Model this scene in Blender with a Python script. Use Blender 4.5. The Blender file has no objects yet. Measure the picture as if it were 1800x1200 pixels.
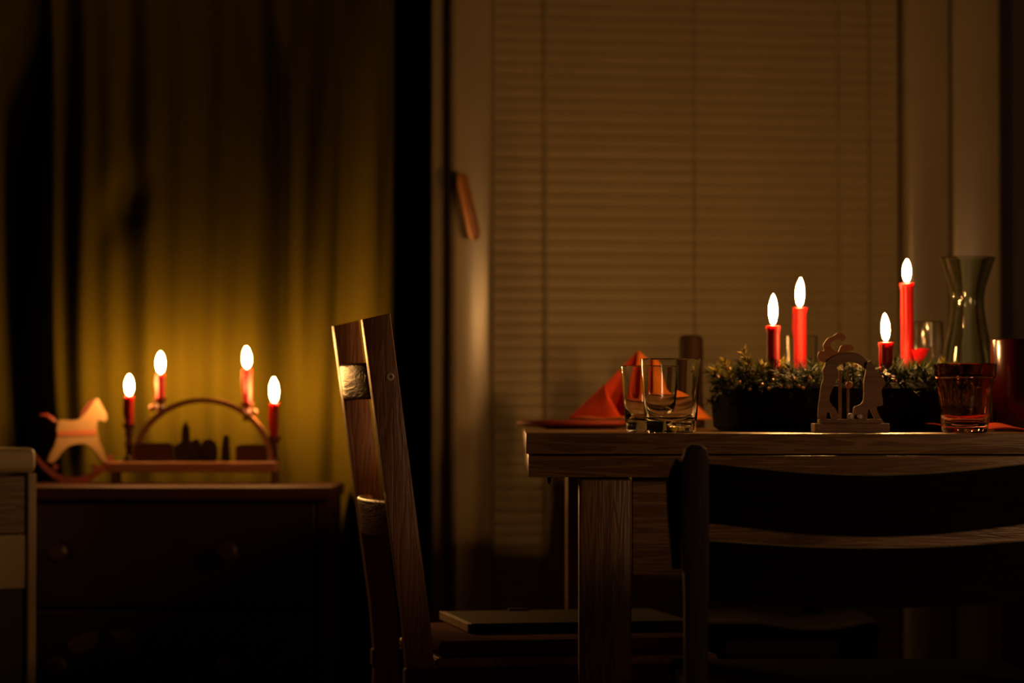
import bpy, bmesh, math, random
from mathutils import Vector, Matrix
random.seed(7)
sc = bpy.context.scene
PI = math.pi

# ------------------------------------------------------------ camera
F = 5000.0                       # focal length in pixels of the 1800 x 1200 frame
HC = 0.785                       # camera height: crouching, just above the table top
PITCH = math.atan(115.0 / F)
cam_d = bpy.data.cameras.new('camera')
cam_d.sensor_width = 36.0
cam_d.lens = 36.0 * F / 1800.0
cam_d.clip_end = 60
cam_d.dof.use_dof = True
cam_d.dof.focus_distance = 3.73
cam_d.dof.aperture_fstop = 3.7
cam = bpy.data.objects.new('camera', cam_d)
cam.location = (0, 0, HC)
cam.rotation_euler = (PI / 2 + PITCH, 0, 0)
sc.collection.objects.link(cam)
sc.camera = cam

# ------------------------------------------------------------ world, room light, exposure
w = bpy.data.worlds.new('night')
w.use_nodes = True
w.node_tree.nodes['Background'].inputs[0].default_value = (1.0, 0.55, 0.25, 1)
w.node_tree.nodes['Background'].inputs[1].default_value = 0.0022
sc.world = w
ld = bpy.data.lights.new('room_lamp', 'POINT')      # one dim lamp elsewhere in the room, behind the viewer's right shoulder
ld.energy = 8.0
ld.color = (1.0, 0.54, 0.25)
ld.shadow_soft_size = 0.12
lo = bpy.data.objects.new('room_lamp', ld)
lo.location = (1.05, 2.6, 0.93)
sc.collection.objects.link(lo)
FLAME = 640.0                                        # radiance of every candle flame
FLAME_COL = (1.0, 0.46, 0.115)
sc.view_settings.view_transform = 'Standard'
sc.view_settings.look = 'None'
sc.view_settings.exposure = 0.0
sc.view_settings.gamma = 1.0
sc.view_settings.use_curve_mapping = False
sc.cycles.use_denoising = True
sc.cycles.max_bounces = 10
sc.cycles.diffuse_bounces = 4
sc.cycles.transmission_bounces = 10
sc.cycles.caustics_reflective = False
sc.cycles.caustics_refractive = False
sc.cycles.sample_clamp_indirect = 8.0
sc.cycles.blur_glossy = 0.5

# ------------------------------------------------------------ helpers
def P(px, py, Y):
    """world point seen at a pixel of the 1800 x 1200 frame, on the vertical plane at distance Y"""
    u = (px - 900) / F
    v = (600 - py) / F
    yy = math.cos(PITCH) - v * math.sin(PITCH)
    zz = math.sin(PITCH) + v * math.cos(PITCH)
    return Vector((u * Y / yy, Y, HC + zz * Y / yy))

def S(px, Y):
    return px * Y / F

COL = sc.collection

def link(name, me, mat=None, parent=None, smooth=False):
    o = bpy.data.objects.new(name, me)
    COL.objects.link(o)
    if mat is not None and len(me.materials) == 0:
        me.materials.append(mat)
    if parent is not None:
        o.parent = parent
    if smooth:
        for p in me.polygons:
            p.use_smooth = True
    return o

def obj(name, bm, mat, parent=None, smooth=False, kind=None, label=None, loc=None, rot=None):
    bmesh.ops.recalc_face_normals(bm, faces=bm.faces[:])
    me = bpy.data.meshes.new(name)
    bm.to_mesh(me)
    bm.free()
    o = link(name, me, mat, parent, smooth)
    if smooth:
        try:
            me.set_sharp_from_angle(angle=math.radians(40))
        except Exception:
            pass
    if kind: o['kind'] = kind
    if label: o['label'] = label
    if loc is not None: o.location = loc
    if rot is not None: o.rotation_euler = rot
    return o

def tag(o, label, cat, group=None):
    o['label'] = label
    o['category'] = cat
    if group: o['group'] = group
    return o

def thing(name, label, cat, loc=(0, 0, 0), rotz=0.0, group=None):
    o = bpy.data.objects.new(name, None)
    o.empty_display_size = 0.05
    COL.objects.link(o)
    o.location = loc
    o.rotation_euler = (0, 0, rotz)
    return tag(o, label, cat, group)

def struct(name, bm, mat, **k):
    o = obj(name, bm, mat, **k)
    o['kind'] = 'structure'
    return o

def box(bm, x0, x1, y0, y1, z0, z1, bev=0.0, seg=2, mtx=None):
    vs = [bm.verts.new(Vector(c)) for c in
          ((x0, y0, z0), (x1, y0, z0), (x1, y1, z0), (x0, y1, z0), (x0, y0, z1), (x1, y0, z1), (x1, y1, z1), (x0, y1, z1))]
    fs = [bm.faces.new([vs[i] for i in f]) for f in
          ((0, 3, 2, 1), (4, 5, 6, 7), (0, 1, 5, 4), (1, 2, 6, 5), (2, 3, 7, 6), (3, 0, 4, 7))]
    if mtx is not None:
        bmesh.ops.transform(bm, matrix=mtx, verts=vs)
    if bev > 0:
        es = list({e for f in fs for e in f.edges})
        bmesh.ops.bevel(bm, geom=es, offset=bev, segments=seg, affect='EDGES', profile=0.5)
    return bm

def lathe(bm, prof, n=32, c=(0, 0, 0), closed=False):
    """revolve (r, z) points; r == 0 ends become poles"""
    rings = []
    for r, z in prof:
        if r < 1e-6:
            rings.append([bm.verts.new((c[0], c[1], c[2] + z))])
        else:
            rings.append([bm.verts.new((c[0] + r * math.cos(2 * PI * i / n), c[1] + r * math.sin(2 * PI * i / n), c[2] + z)) for i in range(n)])
    seq = list(range(len(rings)))
    pairs = list(zip(seq[:-1], seq[1:])) + ([(seq[-1], seq[0])] if closed else [])
    for a, b in pairs:
        A, B = rings[a], rings[b]
        for i in range(n):
            j = (i + 1) % n
            if len(A) == 1 and len(B) == 1: continue
            if len(A) == 1: bm.faces.new((A[0], B[j], B[i]))
            elif len(B) == 1: bm.faces.new((A[i], A[j], B[0]))
            else: bm.faces.new((A[i], A[j], B[j], B[i]))
    return bm

def prism(bm, pts, y0, y1, bev=0.0):
    """extrude an (x, z) outline from y0 to y1"""
    a = [bm.verts.new((x, y0, z)) for x, z in pts]
    b = [bm.verts.new((x, y1, z)) for x, z in pts]
    f1 = bm.faces.new(a)
    f2 = bm.faces.new(b[::-1])
    n = len(pts)
    for i in range(n):
        j = (i + 1) % n
        bm.faces.new((a[i], b[i], b[j], a[j]))
    if bev > 0:
        bmesh.ops.bevel(bm, geom=list(f1.edges) + list(f2.edges), offset=bev, segments=2, affect='EDGES', profile=0.5)
    return bm

def tube(bm, pts, rad, n=10, cap=True):
    pts = [Vector(p) for p in pts]
    rads = rad if isinstance(rad, (list, tuple)) else [rad] * len(pts)
    rings = []
    up = Vector((0.13, 0.31, 0.94))
    for k, p in enumerate(pts):
        t = (pts[min(k + 1, len(pts) - 1)] - pts[max(k - 1, 0)]).normalized()
        s = t.cross(up)
        if s.length < 1e-3: s = t.cross(Vector((1, 0, 0)))
        s.normalize()
        q = t.cross(s)
        rings.append([bm.verts.new(p + (s * math.cos(2 * PI * i / n) + q * math.sin(2 * PI * i / n)) * rads[k]) for i in range(n)])
    for A, B in zip(rings[:-1], rings[1:]):
        for i in range(n):
            j = (i + 1) % n
            bm.faces.new((A[i], A[j], B[j], B[i]))
    if cap:
        bm.faces.new(rings[0][::-1])
        bm.faces.new(rings[-1])
    return bm

def smooth_pts(pts, k=4, closed=True):
    """Catmull-Rom through 2-D points"""
    out = []
    n = len(pts)
    for i in range(n if closed else n - 1):
        p0, p1, p2, p3 = (pts[(i - 1) % n], pts[i], pts[(i + 1) % n], pts[(i + 2) % n]) if closed else \
            (pts[max(i - 1, 0)], pts[i], pts[i + 1], pts[min(i + 2, n - 1)])
        for s in range(k):
            t = s / k
            out.append(tuple(0.5 * (2 * b + (c - a) * t + (2 * a - 5 * b + 4 * c - d) * t * t + (-a + 3 * b - 3 * c + d) * t ** 3)
                             for a, b, c, d in zip(p0, p1, p2, p3)))
    if not closed: out.append(tuple(pts[-1]))
    return out

def sheet(bm, grid):
    """grid[r][c] of points -> quads"""
    V = [[bm.verts.new(Vector(p)) for p in row] for row in grid]
    for r in range(len(V) - 1):
        for c in range(len(V[0]) - 1):
            bm.faces.new((V[r][c], V[r][c + 1], V[r + 1][c + 1], V[r + 1][c]))
    return V

# ------------------------------------------------------------ materials
MATS = {}
def base(name):
    m = bpy.data.materials.new(name)
    m.use_nodes = True
    MATS[name] = m
    nt = m.node_tree
    return m, nt, nt.nodes['Principled BSDF'], nt.nodes, nt.links

def plain(name, c, rough=0.5, var=0.18, scale=30.0, bump=0.05, spec=0.5, metal=0.0, **kw):
    """painted / fabric / metal surface: colour with a little noise, fine relief"""
    m, nt, b, N, L = base(name)
    tc = N.new('ShaderNodeTexCoord')
    no = N.new('ShaderNodeTexNoise'); no.inputs['Scale'].default_value = scale; no.inputs['Detail'].default_value = 4
    L.new(tc.outputs['Object'], no.inputs['Vector'])
    r = N.new('ShaderNodeValToRGB')
    lo_ = [max(0, x * (1 - var)) for x in c]; hi = [min(1, x * (1 + var)) for x in c]
    r.color_ramp.elements[0].position = 0.3; r.color_ramp.elements[0].color = (*lo_, 1)
    r.color_ramp.elements[1].position = 0.7; r.color_ramp.elements[1].color = (*hi, 1)
    L.new(no.outputs['Fac'], r.inputs['Fac'])
    L.new(r.outputs['Color'], b.inputs['Base Color'])
    b.inputs['Roughness'].default_value = rough
    b.inputs['Specular IOR Level'].default_value = spec
    b.inputs['Metallic'].default_value = metal
    if bump > 0:
        bp = N.new('ShaderNodeBump'); bp.inputs['Strength'].default_value = bump; bp.inputs['Distance'].default_value = 0.002
        L.new(no.outputs['Fac'], bp.inputs['Height']); L.new(bp.outputs['Normal'], b.inputs['Normal'])
    for k, v in kw.items():
        b.inputs[k.replace('_', ' ')].default_value = v
    return m

def wood(name, c1, c2, axis='X', scale=14.0, rough=0.45, bump=0.25, spec=0.5, knots=True, stretch=14.0):
    m, nt, b, N, L = base(name)
    tc = N.new('ShaderNodeTexCoord')
    mp = N.new('ShaderNodeMapping')
    s = [stretch * 1.0] * 3
    s['XYZ'.index(axis)] = 1.0
    mp.inputs['Scale'].default_value = s
    L.new(tc.outputs['Object'], mp.inputs['Vector'])
    no = N.new('ShaderNodeTexNoise'); no.inputs['Scale'].default_value = scale * 0.35; no.inputs['Detail'].default_value = 5; no.inputs['Distortion'].default_value = 1.2
    L.new(mp.outputs['Vector'], no.inputs['Vector'])
    wv = N.new('ShaderNodeMath'); wv.operation = 'MULTIPLY'; wv.inputs[1].default_value = 26.0
    L.new(no.outputs['Fac'], wv.inputs[0])
    sn = N.new('ShaderNodeMath'); sn.operation = 'SINE'
    L.new(wv.outputs[0], sn.inputs[0])
    hf = N.new('ShaderNodeMath'); hf.operation = 'MULTIPLY_ADD'; hf.inputs[1].default_value = 0.3; hf.inputs[2].default_value = 0.2
    L.new(sn.outputs[0], hf.inputs[0])
    ad = N.new('ShaderNodeMath'); ad.operation = 'ADD'
    n2 = N.new('ShaderNodeTexNoise'); n2.inputs['Scale'].default_value = scale * 2.2; n2.inputs['Detail'].default_value = 6
    L.new(mp.outputs['Vector'], n2.inputs['Vector'])
    L.new(hf.outputs[0], ad.inputs[0])
    m2 = N.new('ShaderNodeMath'); m2.operation = 'MULTIPLY'; m2.inputs[1].default_value = 0.6
    L.new(n2.outputs['Fac'], m2.inputs[0]); L.new(m2.outputs[0], ad.inputs[1])
    r = N.new('ShaderNodeValToRGB')
    r.color_ramp.elements[0].position = 0.15; r.color_ramp.elements[0].color = (*c1, 1)
    r.color_ramp.elements[1].position = 0.85; r.color_ramp.elements[1].color = (*c2, 1)
    L.new(ad.outputs[0], r.inputs['Fac'])
    out = r.outputs['Color']
    if knots:
        mk = N.new('ShaderNodeMapping'); ks = [6.0] * 3; ks['XYZ'.index(axis)] = 3.2; mk.inputs['Scale'].default_value = ks
        L.new(tc.outputs['Object'], mk.inputs['Vector'])
        vo = N.new('ShaderNodeTexVoronoi'); vo.inputs['Scale'].default_value = 1.0; vo.inputs['Randomness'].default_value = 1.0
        L.new(mk.outputs['Vector'], vo.inputs['Vector'])
        kr = N.new('ShaderNodeMapRange'); kr.inputs[1].default_value = 0.05; kr.inputs[2].default_value = 0.13
        L.new(vo.outputs['Distance'], kr.inputs[0])
        mx = N.new('ShaderNodeMix'); mx.data_type = 'RGBA'
        mx.inputs[6].default_value = (c1[0] * 0.22, c1[1] * 0.18, c1[2] * 0.15, 1)
        L.new(kr.outputs[0], mx.inputs[0]); L.new(out, mx.inputs[7])
        out = mx.outputs[2]
    L.new(out, b.inputs['Base Color'])
    b.inputs['Roughness'].default_value = rough
    b.inputs['Specular IOR Level'].default_value = spec
    bp = N.new('ShaderNodeBump'); bp.inputs['Strength'].default_value = bump; bp.inputs['Distance'].default_value = 0.002
    L.new(ad.outputs[0], bp.inputs['Height']); L.new(bp.outputs['Normal'], b.inputs['Normal'])
    return m

def glass(name, c, ior=1.48, rough=0.0):
    m, nt, b, N, L = base(name)
    tc = N.new('ShaderNodeTexCoord')
    no = N.new('ShaderNodeTexNoise'); no.inputs['Scale'].default_value = 14
    L.new(tc.outputs['Object'], no.inputs['Vector'])
    bp = N.new('ShaderNodeBump'); bp.inputs['Strength'].default_value = 0.03; bp.inputs['Distance'].default_value = 0.002
    L.new(no.outputs['Fac'], bp.inputs['Height']); L.new(bp.outputs['Normal'], b.inputs['Normal'])
    b.inputs['Base Color'].default_value = (*c, 1)
    b.inputs['Roughness'].default_value = rough
    b.inputs['Transmission Weight'].default_value = 1.0
    b.inputs['IOR'].default_value = ior
    return m

def translucent(name, c, t=0.45, scale=60):
    """thin paper or cloth: diffuse plus light passing through"""
    m, nt, b, N, L = base(name)
    b.inputs['Roughness'].default_value = 0.9
    b.inputs['Specular IOR Level'].default_value = 0.15
    tc = N.new('ShaderNodeTexCoord')
    no = N.new('ShaderNodeTexNoise'); no.inputs['Scale'].default_value = scale; no.inputs['Detail'].default_value = 5
    L.new(tc.outputs['Object'], no.inputs['Vector'])
    r = N.new('ShaderNodeValToRGB')
    r.color_ramp.elements[0].position = 0.3; r.color_ramp.elements[0].color = (*[x * 0.8 for x in c], 1)
    r.color_ramp.elements[1].position = 0.7; r.color_ramp.elements[1].color = (*c, 1)
    L.new(no.outputs['Fac'], r.inputs['Fac']); L.new(r.outputs['Color'], b.inputs['Base Color'])
    tr = N.new('ShaderNodeBsdfTranslucent'); L.new(r.outputs['Color'], tr.inputs['Color'])
    mx = N.new('ShaderNodeMixShader'); mx.inputs[0].default_value = t
    L.new(b.outputs[0], mx.inputs[1]); L.new(tr.outputs[0], mx.inputs[2])
    L.new(mx.outputs[0], N['Material Output'].inputs['Surface'])
    return m

def flame_mat():
    m, nt, b, N, L = base('flame')
    e = N.new('ShaderNodeEmission')
    tc = N.new('ShaderNodeTexCoord'); sp = N.new('ShaderNodeSeparateXYZ')
    L.new(tc.outputs['Generated'], sp.inputs[0])
    r = N.new('ShaderNodeValToRGB')
    r.color_ramp.elements[0].position = 0.0; r.color_ramp.elements[0].color = (FLAME_COL[0] * .5, FLAME_COL[1] * .5, FLAME_COL[2] * .8, 1)
    r.color_ramp.elements[1].position = 0.35; r.color_ramp.elements[1].color = (*FLAME_COL, 1)
    L.new(sp.outputs['Z'], r.inputs['Fac']); L.new(r.outputs['Color'], e.inputs['Color'])
    e.inputs['Strength'].default_value = FLAME
    L.new(e.outputs[0], N['Material Output'].inputs['Surface'])
    m.cycles.emission_sampling = 'FRONT'
    return m

M = {}
M['wall'] = plain('wall_paint', (0.16, 0.13, 0.09), 0.85, scale=8)
M['floor'] = wood('floor_wood', (0.10, 0.055, 0.028), (0.17, 0.10, 0.05), 'X', rough=0.4)
M['white_paint'] = plain('white_gloss_paint', (0.29, 0.24, 0.16), 0.29, var=0.05, scale=12, bump=0.03, spec=0.9)
M['blind'] = plain('blind_slat', (0.28, 0.225, 0.125), 0.5, var=0.05, scale=6, bump=0.0)
M['cord'] = plain('cord', (0.22, 0.18, 0.10), 0.8)
M['night_glass'] = plain('night_pane', (0.01, 0.01, 0.012), 0.05, bump=0.0)
M['handle'] = plain('handle_brown', (0.28, 0.11, 0.035), 0.45, scale=60)
M['curtain'] = plain('curtain_green', (0.048, 0.0375, 0.001), 0.95, var=0.10, scale=220, bump=0.35, spec=0.1)
M['chest'] = plain('chest_dark', (0.022, 0.009, 0.006), 0.42, scale=20)
M['chest_edge'] = plain('chest_edge', (0.050, 0.015, 0.006), 0.8, scale=20, spec=0.2)
M['knob'] = plain('knob', (0.045, 0.017, 0.015), 0.45)
M['decal'] = plain('decal', (0.09, 0.055, 0.045), 0.7)
M['white_cab'] = plain('white_cabinet', (0.30, 0.24, 0.18), 0.55, var=0.06)
M['cab_shade'] = wood('cabinet_shade', (0.07, 0.034, 0.014), (0.10, 0.050, 0.022), 'Y')  # brown stands in for shade on the white cabinet
M['cab_opening_shade'] = plain('cabinet_opening_shade', (0.012, 0.012, 0.010), 0.7)  # near-black colour stands in for the shade inside an open compartment
M['table_x'] = wood('table_pine_x', (0.15, 0.075, 0.032), (0.30, 0.17, 0.078), 'X', rough=0.33)
M['table_z'] = wood('table_pine_z', (0.15, 0.075, 0.032), (0.30, 0.17, 0.078), 'Z', rough=0.42)
M['chair'] = wood('chair_pine', (0.22, 0.085, 0.032), (0.34, 0.15, 0.062), 'Z', rough=0.38, knots=False)
M['chair_y'] = wood('chair_pine_slat', (0.24, 0.10, 0.040), (0.36, 0.17, 0.072), 'Y', rough=0.38, knots=False)
M['chair_red'] = plain('chair_rail_red', (0.10, 0.020, 0.016), 0.85, spec=0.15)
M['metal'] = plain('bolt_ring', (0.80, 0.70, 0.52), 0.3, bump=0)
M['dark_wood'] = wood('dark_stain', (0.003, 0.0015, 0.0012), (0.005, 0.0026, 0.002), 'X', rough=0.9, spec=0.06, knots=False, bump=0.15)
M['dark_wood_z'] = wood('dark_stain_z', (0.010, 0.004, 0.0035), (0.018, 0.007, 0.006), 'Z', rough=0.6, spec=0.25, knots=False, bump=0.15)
M['cushion'] = plain('cushion_red', (0.11, 0.005, 0.006), 0.95, scale=160, bump=0.4, spec=0.1)
M['tray'] = plain('tray', (0.028, 0.018, 0.011), 0.55)
M['tray_edge_lit'] = plain('tray_edge_lit', (0.60, 0.48, 0.36), 0.4)  # candlelight on the tray's side, put in as a pale colour
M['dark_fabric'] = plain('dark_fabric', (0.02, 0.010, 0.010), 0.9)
M['plate'] = plain('plate_red', (0.24, 0.034, 0.014), 0.35, scale=25, bump=0.02)
M['napkin'] = translucent('napkin_red', (0.72, 0.085, 0.022), 0.42)
M['napkin_lit'] = translucent('napkin_lit_orange', (0.88, 0.27, 0.045), 0.48)  # red paper too; the orange is candlelight painted into the colour
M['glass'] = glass('clear_glass', (0.96, 0.97, 0.95))
M['glass_soft'] = glass('worn_glass', (0.96, 0.95, 0.90), rough=0.10)
M['glass_red'] = glass('rose_glass', (0.92, 0.50, 0.42))
M['glass_green'] = glass('smoky_green_glass', (0.72, 0.78, 0.66))
M['red_cup'] = plain('red_cup', (0.03, 0.0005, 0.0008), 0.18, var=0.08, bump=0.0, Transmission_Weight=0.25)
M['mill'] = wood('mill_wood', (0.016, 0.0055, 0.0016), (0.024, 0.0085, 0.0026), 'Z', rough=0.7, spec=0.15, knots=False)
M['wax'] = plain('red_wax', (0.34, 0.0018, 0.003), 0.5, var=0.06, scale=40, bump=0.08, spec=0.3, Subsurface_Weight=0.55, Subsurface_Scale=0.012)
MATS['red_wax'].node_tree.nodes['Principled BSDF'].inputs['Subsurface Radius'].default_value = (1.0, 0.10, 0.10)
M['wax_orange'] = plain('drip_wax', (0.85, 0.22, 0.06), 0.4, Subsurface_Weight=0.5, Subsurface_Scale=0.008)
M['wick'] = plain('wick', (0.02, 0.015, 0.01), 0.9)
M['flame'] = flame_mat()
M['basket'] = plain('wreath_ring_dark', (0.008, 0.007, 0.003), 0.95, scale=80, bump=0.6, spec=0.05)
M['fir'] = plain('fir_needles', (0.016, 0.027, 0.003), 0.55, var=0.5, scale=35, bump=0.0, spec=0.25)
M['fir_lit'] = plain('fir_needles_lit', (0.19, 0.15, 0.014), 0.6, var=0.35, scale=35, bump=0.0, spec=0.25)  # lit copy of the fir, candle glow put into the colour
M['glint_bead'] = plain('bead_glint', (0.35, 0.20, 0.10), 0.12, bump=0.0)  # added beads that stand for the sparkles on the fir
M['ribbon'] = translucent('ribbon_red', (0.55, 0.006, 0.012), 0.4)
M['ply'] = wood('plywood', (0.20, 0.105, 0.055), (0.27, 0.15, 0.085), 'X', rough=0.7, knots=False)
M['ply_lit'] = wood('plywood_lit_orange', (0.48, 0.17, 0.045), (0.56, 0.22, 0.06), 'X', rough=0.7, knots=False)  # same plywood with warm candlelight painted into its colour
M['bead'] = plain('bead_white', (0.75, 0.66, 0.58), 0.25, bump=0.0)
M['arch'] = wood('arch_wood', (0.30, 0.11, 0.045), (0.40, 0.17, 0.075), 'X', rough=0.5, knots=False)
M['arch_dark'] = plain('arch_figures', (0.030, 0.010, 0.006), 0.6)
M['arch_red'] = plain('arch_blocks', (0.075, 0.018, 0.010), 0.6)
M['cupm'] = plain('candle_cup', (0.085, 0.026, 0.014), 0.4)
M['horse'] = plain('horse_cream', (0.225, 0.135, 0.055), 0.45, var=0.05)
M['horse_red'] = plain('horse_red', (0.14, 0.018, 0.008), 0.55)
M['horse_or'] = plain('horse_band', (0.26, 0.068, 0.018), 0.6)

# ============================================================ THE SETTING
YW = 5.48                         # back wall
YD = 5.27                         # face of the balcony door frame
bm = bmesh.new(); box(bm, -2.4, 3.2, 0.9, YW, -0.05, 0.0)
struct('floor', bm, M['floor'])
fx0, fx1 = P(757, 600, YD).x, P(1762, 600, YD).x        # outer edges of the door frame
bm = bmesh.new()
box(bm, -2.4, fx0 + 0.02, YW, YW + 0.1, 0, 2.5)
struct('wall_back', bm, M['wall'])
bm = bmesh.new()
box(bm, fx1 - 0.02, 3.2, YW, YW + 0.1, 0, 2.5)
struct('wall_back_right', bm, M['wall'])
bm = bmesh.new()
box(bm, fx0 + 0.02, fx1 - 0.02, YW, YW + 0.1, 2.22, 2.5)
struct('wall_back_lintel', bm, M['wall'])
bm = bmesh.new(); box(bm, -2.5, -2.4, 0.9, YW, 0, 2.5)
struct('wall_left', bm, M['wall'])
bm = bmesh.new(); box(bm, 3.2, 3.3, 0.9, YW, 0, 2.5)
struct('wall_right', bm, M['wall'])

# balcony door: fixed frame, and a sash standing a hand's breadth ajar on its right hinge
X = lambda px: P(px, 600, YD).x
trim = bpy.data.objects.new('trim_1', None); COL.objects.link(trim)
trim['kind'] = 'structure'
trim['label'] = 'white fixed frame around the balcony door'
def tpart(name, a, b, y0, y1, z0, z1, bev=0.006):
    bm = bmesh.new(); box(bm, a, b, y0, y1, z0, z1, bev, 3)
    return obj(name, bm, M['white_paint'], trim, smooth=True)
tpart('frame_post', P(757, 600, (YD - 0.15)).x, P(787, 600, (YD - 0.15)).x, (YD - 0.15), YW, 0.0, 2.22)
tpart('frame_post', X(1676), X(1762), YD + 0.012, YW, 0.0, 2.22)
tpart('frame_head', P(787, 600, (YD - 0.15)).x, X(1676), YD, YW, 2.16, 2.22)
AJ = math.radians(10.5)
xh = X(1674)
door = bpy.data.objects.new('door_1', None); COL.objects.link(door)
door.location = (xh, YD, 0)
door.rotation_euler = (0, 0, AJ)
door['kind'] = 'structure'
door['label'] = 'white glazed balcony door behind the table, slightly ajar'
def D(px, py=600):
    """local x (from the hinge) and height of a pixel on the ajar door's face"""
    t = math.tan(AJ); u = P(px, 600, 1.0).x
    Yp = (YD - xh * t) / (1 - u * t)
    p = P(px, py, Yp)
    return (p.x - xh) / math.cos(AJ), p.z
def dpart(name, a, b, y0, y1, z0, z1, bev=0.006, mat=None):
    bm = bmesh.new(); box(bm, a, b, y0, y1, z0, z1, bev, 3)
    return obj(name, bm, mat or M['white_paint'], door, smooth=True)
d0, d1, d2, d3 = D(789)[0], D(866)[0], D(1592)[0], D(1673)[0]
dpart('stile', d0, d1, -0.012, 0.06, 0.03, 2.15, 0.012)
dpart('stile', d2, d3, -0.006, 0.06, 0.03, 2.15, 0.012)
dpart('rail', d1, d2, 0.0, 0.06, 0.03, 0.13)
dpart('rail', d1, d2, 0.0, 0.06, 2.05, 2.15)
dpart('glass_pane', d1, d2, 0.046, 0.056, 0.13, 2.05, 0.0, M['night_glass'])
# lever handle, hanging a little off plumb
hx, hz = D(814, 318); tx_, tz_ = D(832, 412)
bm = bmesh.new()
lathe(bm, [(0, 0), (0.009, 0), (0.009, 0.004), (0.007, 0.006), (0.007, 0.030), (0, 0.030)], 20)
bmesh.ops.rotate(bm, verts=bm.verts[:], matrix=Matrix.Rotation(PI / 2, 3, 'X'))
bmesh.ops.translate(bm, verts=bm.verts[:], vec=(hx - 0.003, -0.012, hz))
h = obj('handle', bm, M['handle'], door, smooth=True, label='brown lever handle')
bm = bmesh.new()
tube(bm, [(hx - 0.008, -0.036, hz + 0.008), (hx - 0.006, -0.040, hz - 0.008), (tx_ - 0.006, -0.042, tz_), (tx_ - 0.005, -0.040, tz_ - 0.012)],
     [0.008, 0.0105, 0.0115, 0.007], 14)
obj('lever', bm, M['handle'], h, smooth=True)

# venetian blind, every slat its own piece
bx0, bx1 = D(871)[0], D(1585)[0]
blind = thing('venetian_blind', 'closed beige venetian blind filling the glazed balcony door', 'blind', (xh - 0.022 * math.sin(AJ), YD + 0.022 * math.cos(AJ), 0), AJ)
pitch = 0.0215
bm = bmesh.new()
half = 0.0122
sec = []
for k in range(5):
    t = -1 + 2 * k / 4
    sec.append((t * half, 0.0012 * (1 - t * t)))
ang = math.radians(82)
def rotp(a, c): return (a * math.cos(ang) - c * math.sin(ang), a * math.sin(ang) + c * math.cos(ang))
up_ = [rotp(a, c) for a, c in sec]; dn_ = [rotp(a, c - 0.0006) for a, c in sec]
loop = up_ + dn_[::-1]
A = [bm.verts.new((bx0, y, z)) for y, z in loop]; B = [bm.verts.new((bx1, y, z)) for y, z in loop]
for i in range(len(loop)):
    j = (i + 1) % len(loop)
    bm.faces.new((A[i], A[j], B[j], B[i]))
bm.faces.new(A[::-1]); bm.faces.new(B)
s0 = obj('slat', bm, M['blind'], blind)
z = 0.155
s0.location = (0, 0, z)
while z < 2.0:
    z += pitch
    c = s0.copy(); COL.objects.link(c); c.parent = blind
    c.location = (0, 0, z)
    c.rotation_euler = (random.uniform(-0.03, 0.03), 0, 0)
bm = bmesh.new(); box(bm, bx0, bx1, -0.014, 0.014, 2.015, 2.045, 0.003); obj('head_rail', bm, M['blind'], blind)
bm = bmesh.new(); box(bm, bx0, bx1, -0.012, 0.012, 0.128, 0.142, 0.003); obj('bottom_rail', bm, M['blind'], blind)
for px, r in ((962, 0.0042), (1226, 0.0025), (1480, 0.0042)):
    cx = D(px)[0]
    bm = bmesh.new(); box(bm, cx - r, cx + r, -0.0052, -0.0042, 0.14, 2.015); obj('ladder_tape', bm, M['cord'], blind)
cx = D(1532)[0]
bm = bmesh.new(); tube(bm, [(cx, -0.009, 2.015), (cx + 0.001, -0.009, 1.2), (cx, -0.009, 0.62)], 0.0025, 8); obj('pull_cord', bm, M['cord'], blind, smooth=True)

# green curtain hanging behind the chest
YCU = 5.135
cur_x0, cur_x1 = P(-150, 600, YCU).x, P(692, 600, 5.06).x
xa, xb = P(58, 600, YCU).x, P(690, 600, YCU).x
def sstep(a, b, x):
    t = max(0, min(1, (x - a) / (b - a))); return t * t * (3 - 2 * t)
def curtain_y(x, z):
    u = x + 0.05 * (z - 0.7) * math.sin(x * 6.1)                     # folds fan out a little
    a = 0.012 + 0.008 * math.sin(5 * x + 1)
    y = YCU + 0.29 * sstep(0.76, 1.62, z) + a * math.sin(2 * PI * u / 0.118 + 0.8) + 0.006 * math.sin(2 * PI * u / 0.061 + 2.0 + z)
    y += 0.012 * math.sin(2 * PI * (u + 0.22 * (z - 0.8)) / 0.42 + 0.5)
    y += 0.030 * math.exp(-((z - 1.16) / 0.05) ** 2 - ((x + 0.70 - 0.4 * (z - 1.2)) / 0.035) ** 2)
    y += 0.045 * math.exp(-((x + 0.415 + 0.05 * (z - 0.9)) / 0.022) ** 2)
    edge = xa + 0.075 * (0.95 - z) * (1 if z > 0.6 else 0.8)          # slanting deep fold at the left
    y += 0.16 * (1 - sstep(edge - 0.03, edge + 0.035, x))
    y -= 0.14 * (1 - sstep(edge - 0.11, edge - 0.05, x))
    y -= (0.095 + 0.26 * sstep(0.76, 1.62, z)) * sstep(xb - 0.11, xb - 0.02, x)                     # free right edge swings out into the room
    return min(y, YW - 0.022)
bm = bmesh.new()
nx, nz = 220, 60
grid = []
for r in range(nz + 1):
    zz = 0.02 + 2.3 * r / nz
    grid.append([(cur_x0 + (cur_x1 - cur_x0) * c / nx, curtain_y(cur_x0 + (cur_x1 - cur_x0) * c / nx, zz), zz) for c in range(nx + 1)])
sheet(bm, grid)
cu = thing('curtain', 'dark olive green curtain hanging in folds behind the candle arch', 'curtain', (0, 0, 0))
co = obj('curtain_fabric', bm, M['curtain'], cu, smooth=True)
so = co.modifiers.new('thick', 'SOLIDIFY'); so.thickness = 0.002; so.offset = 1
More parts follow.
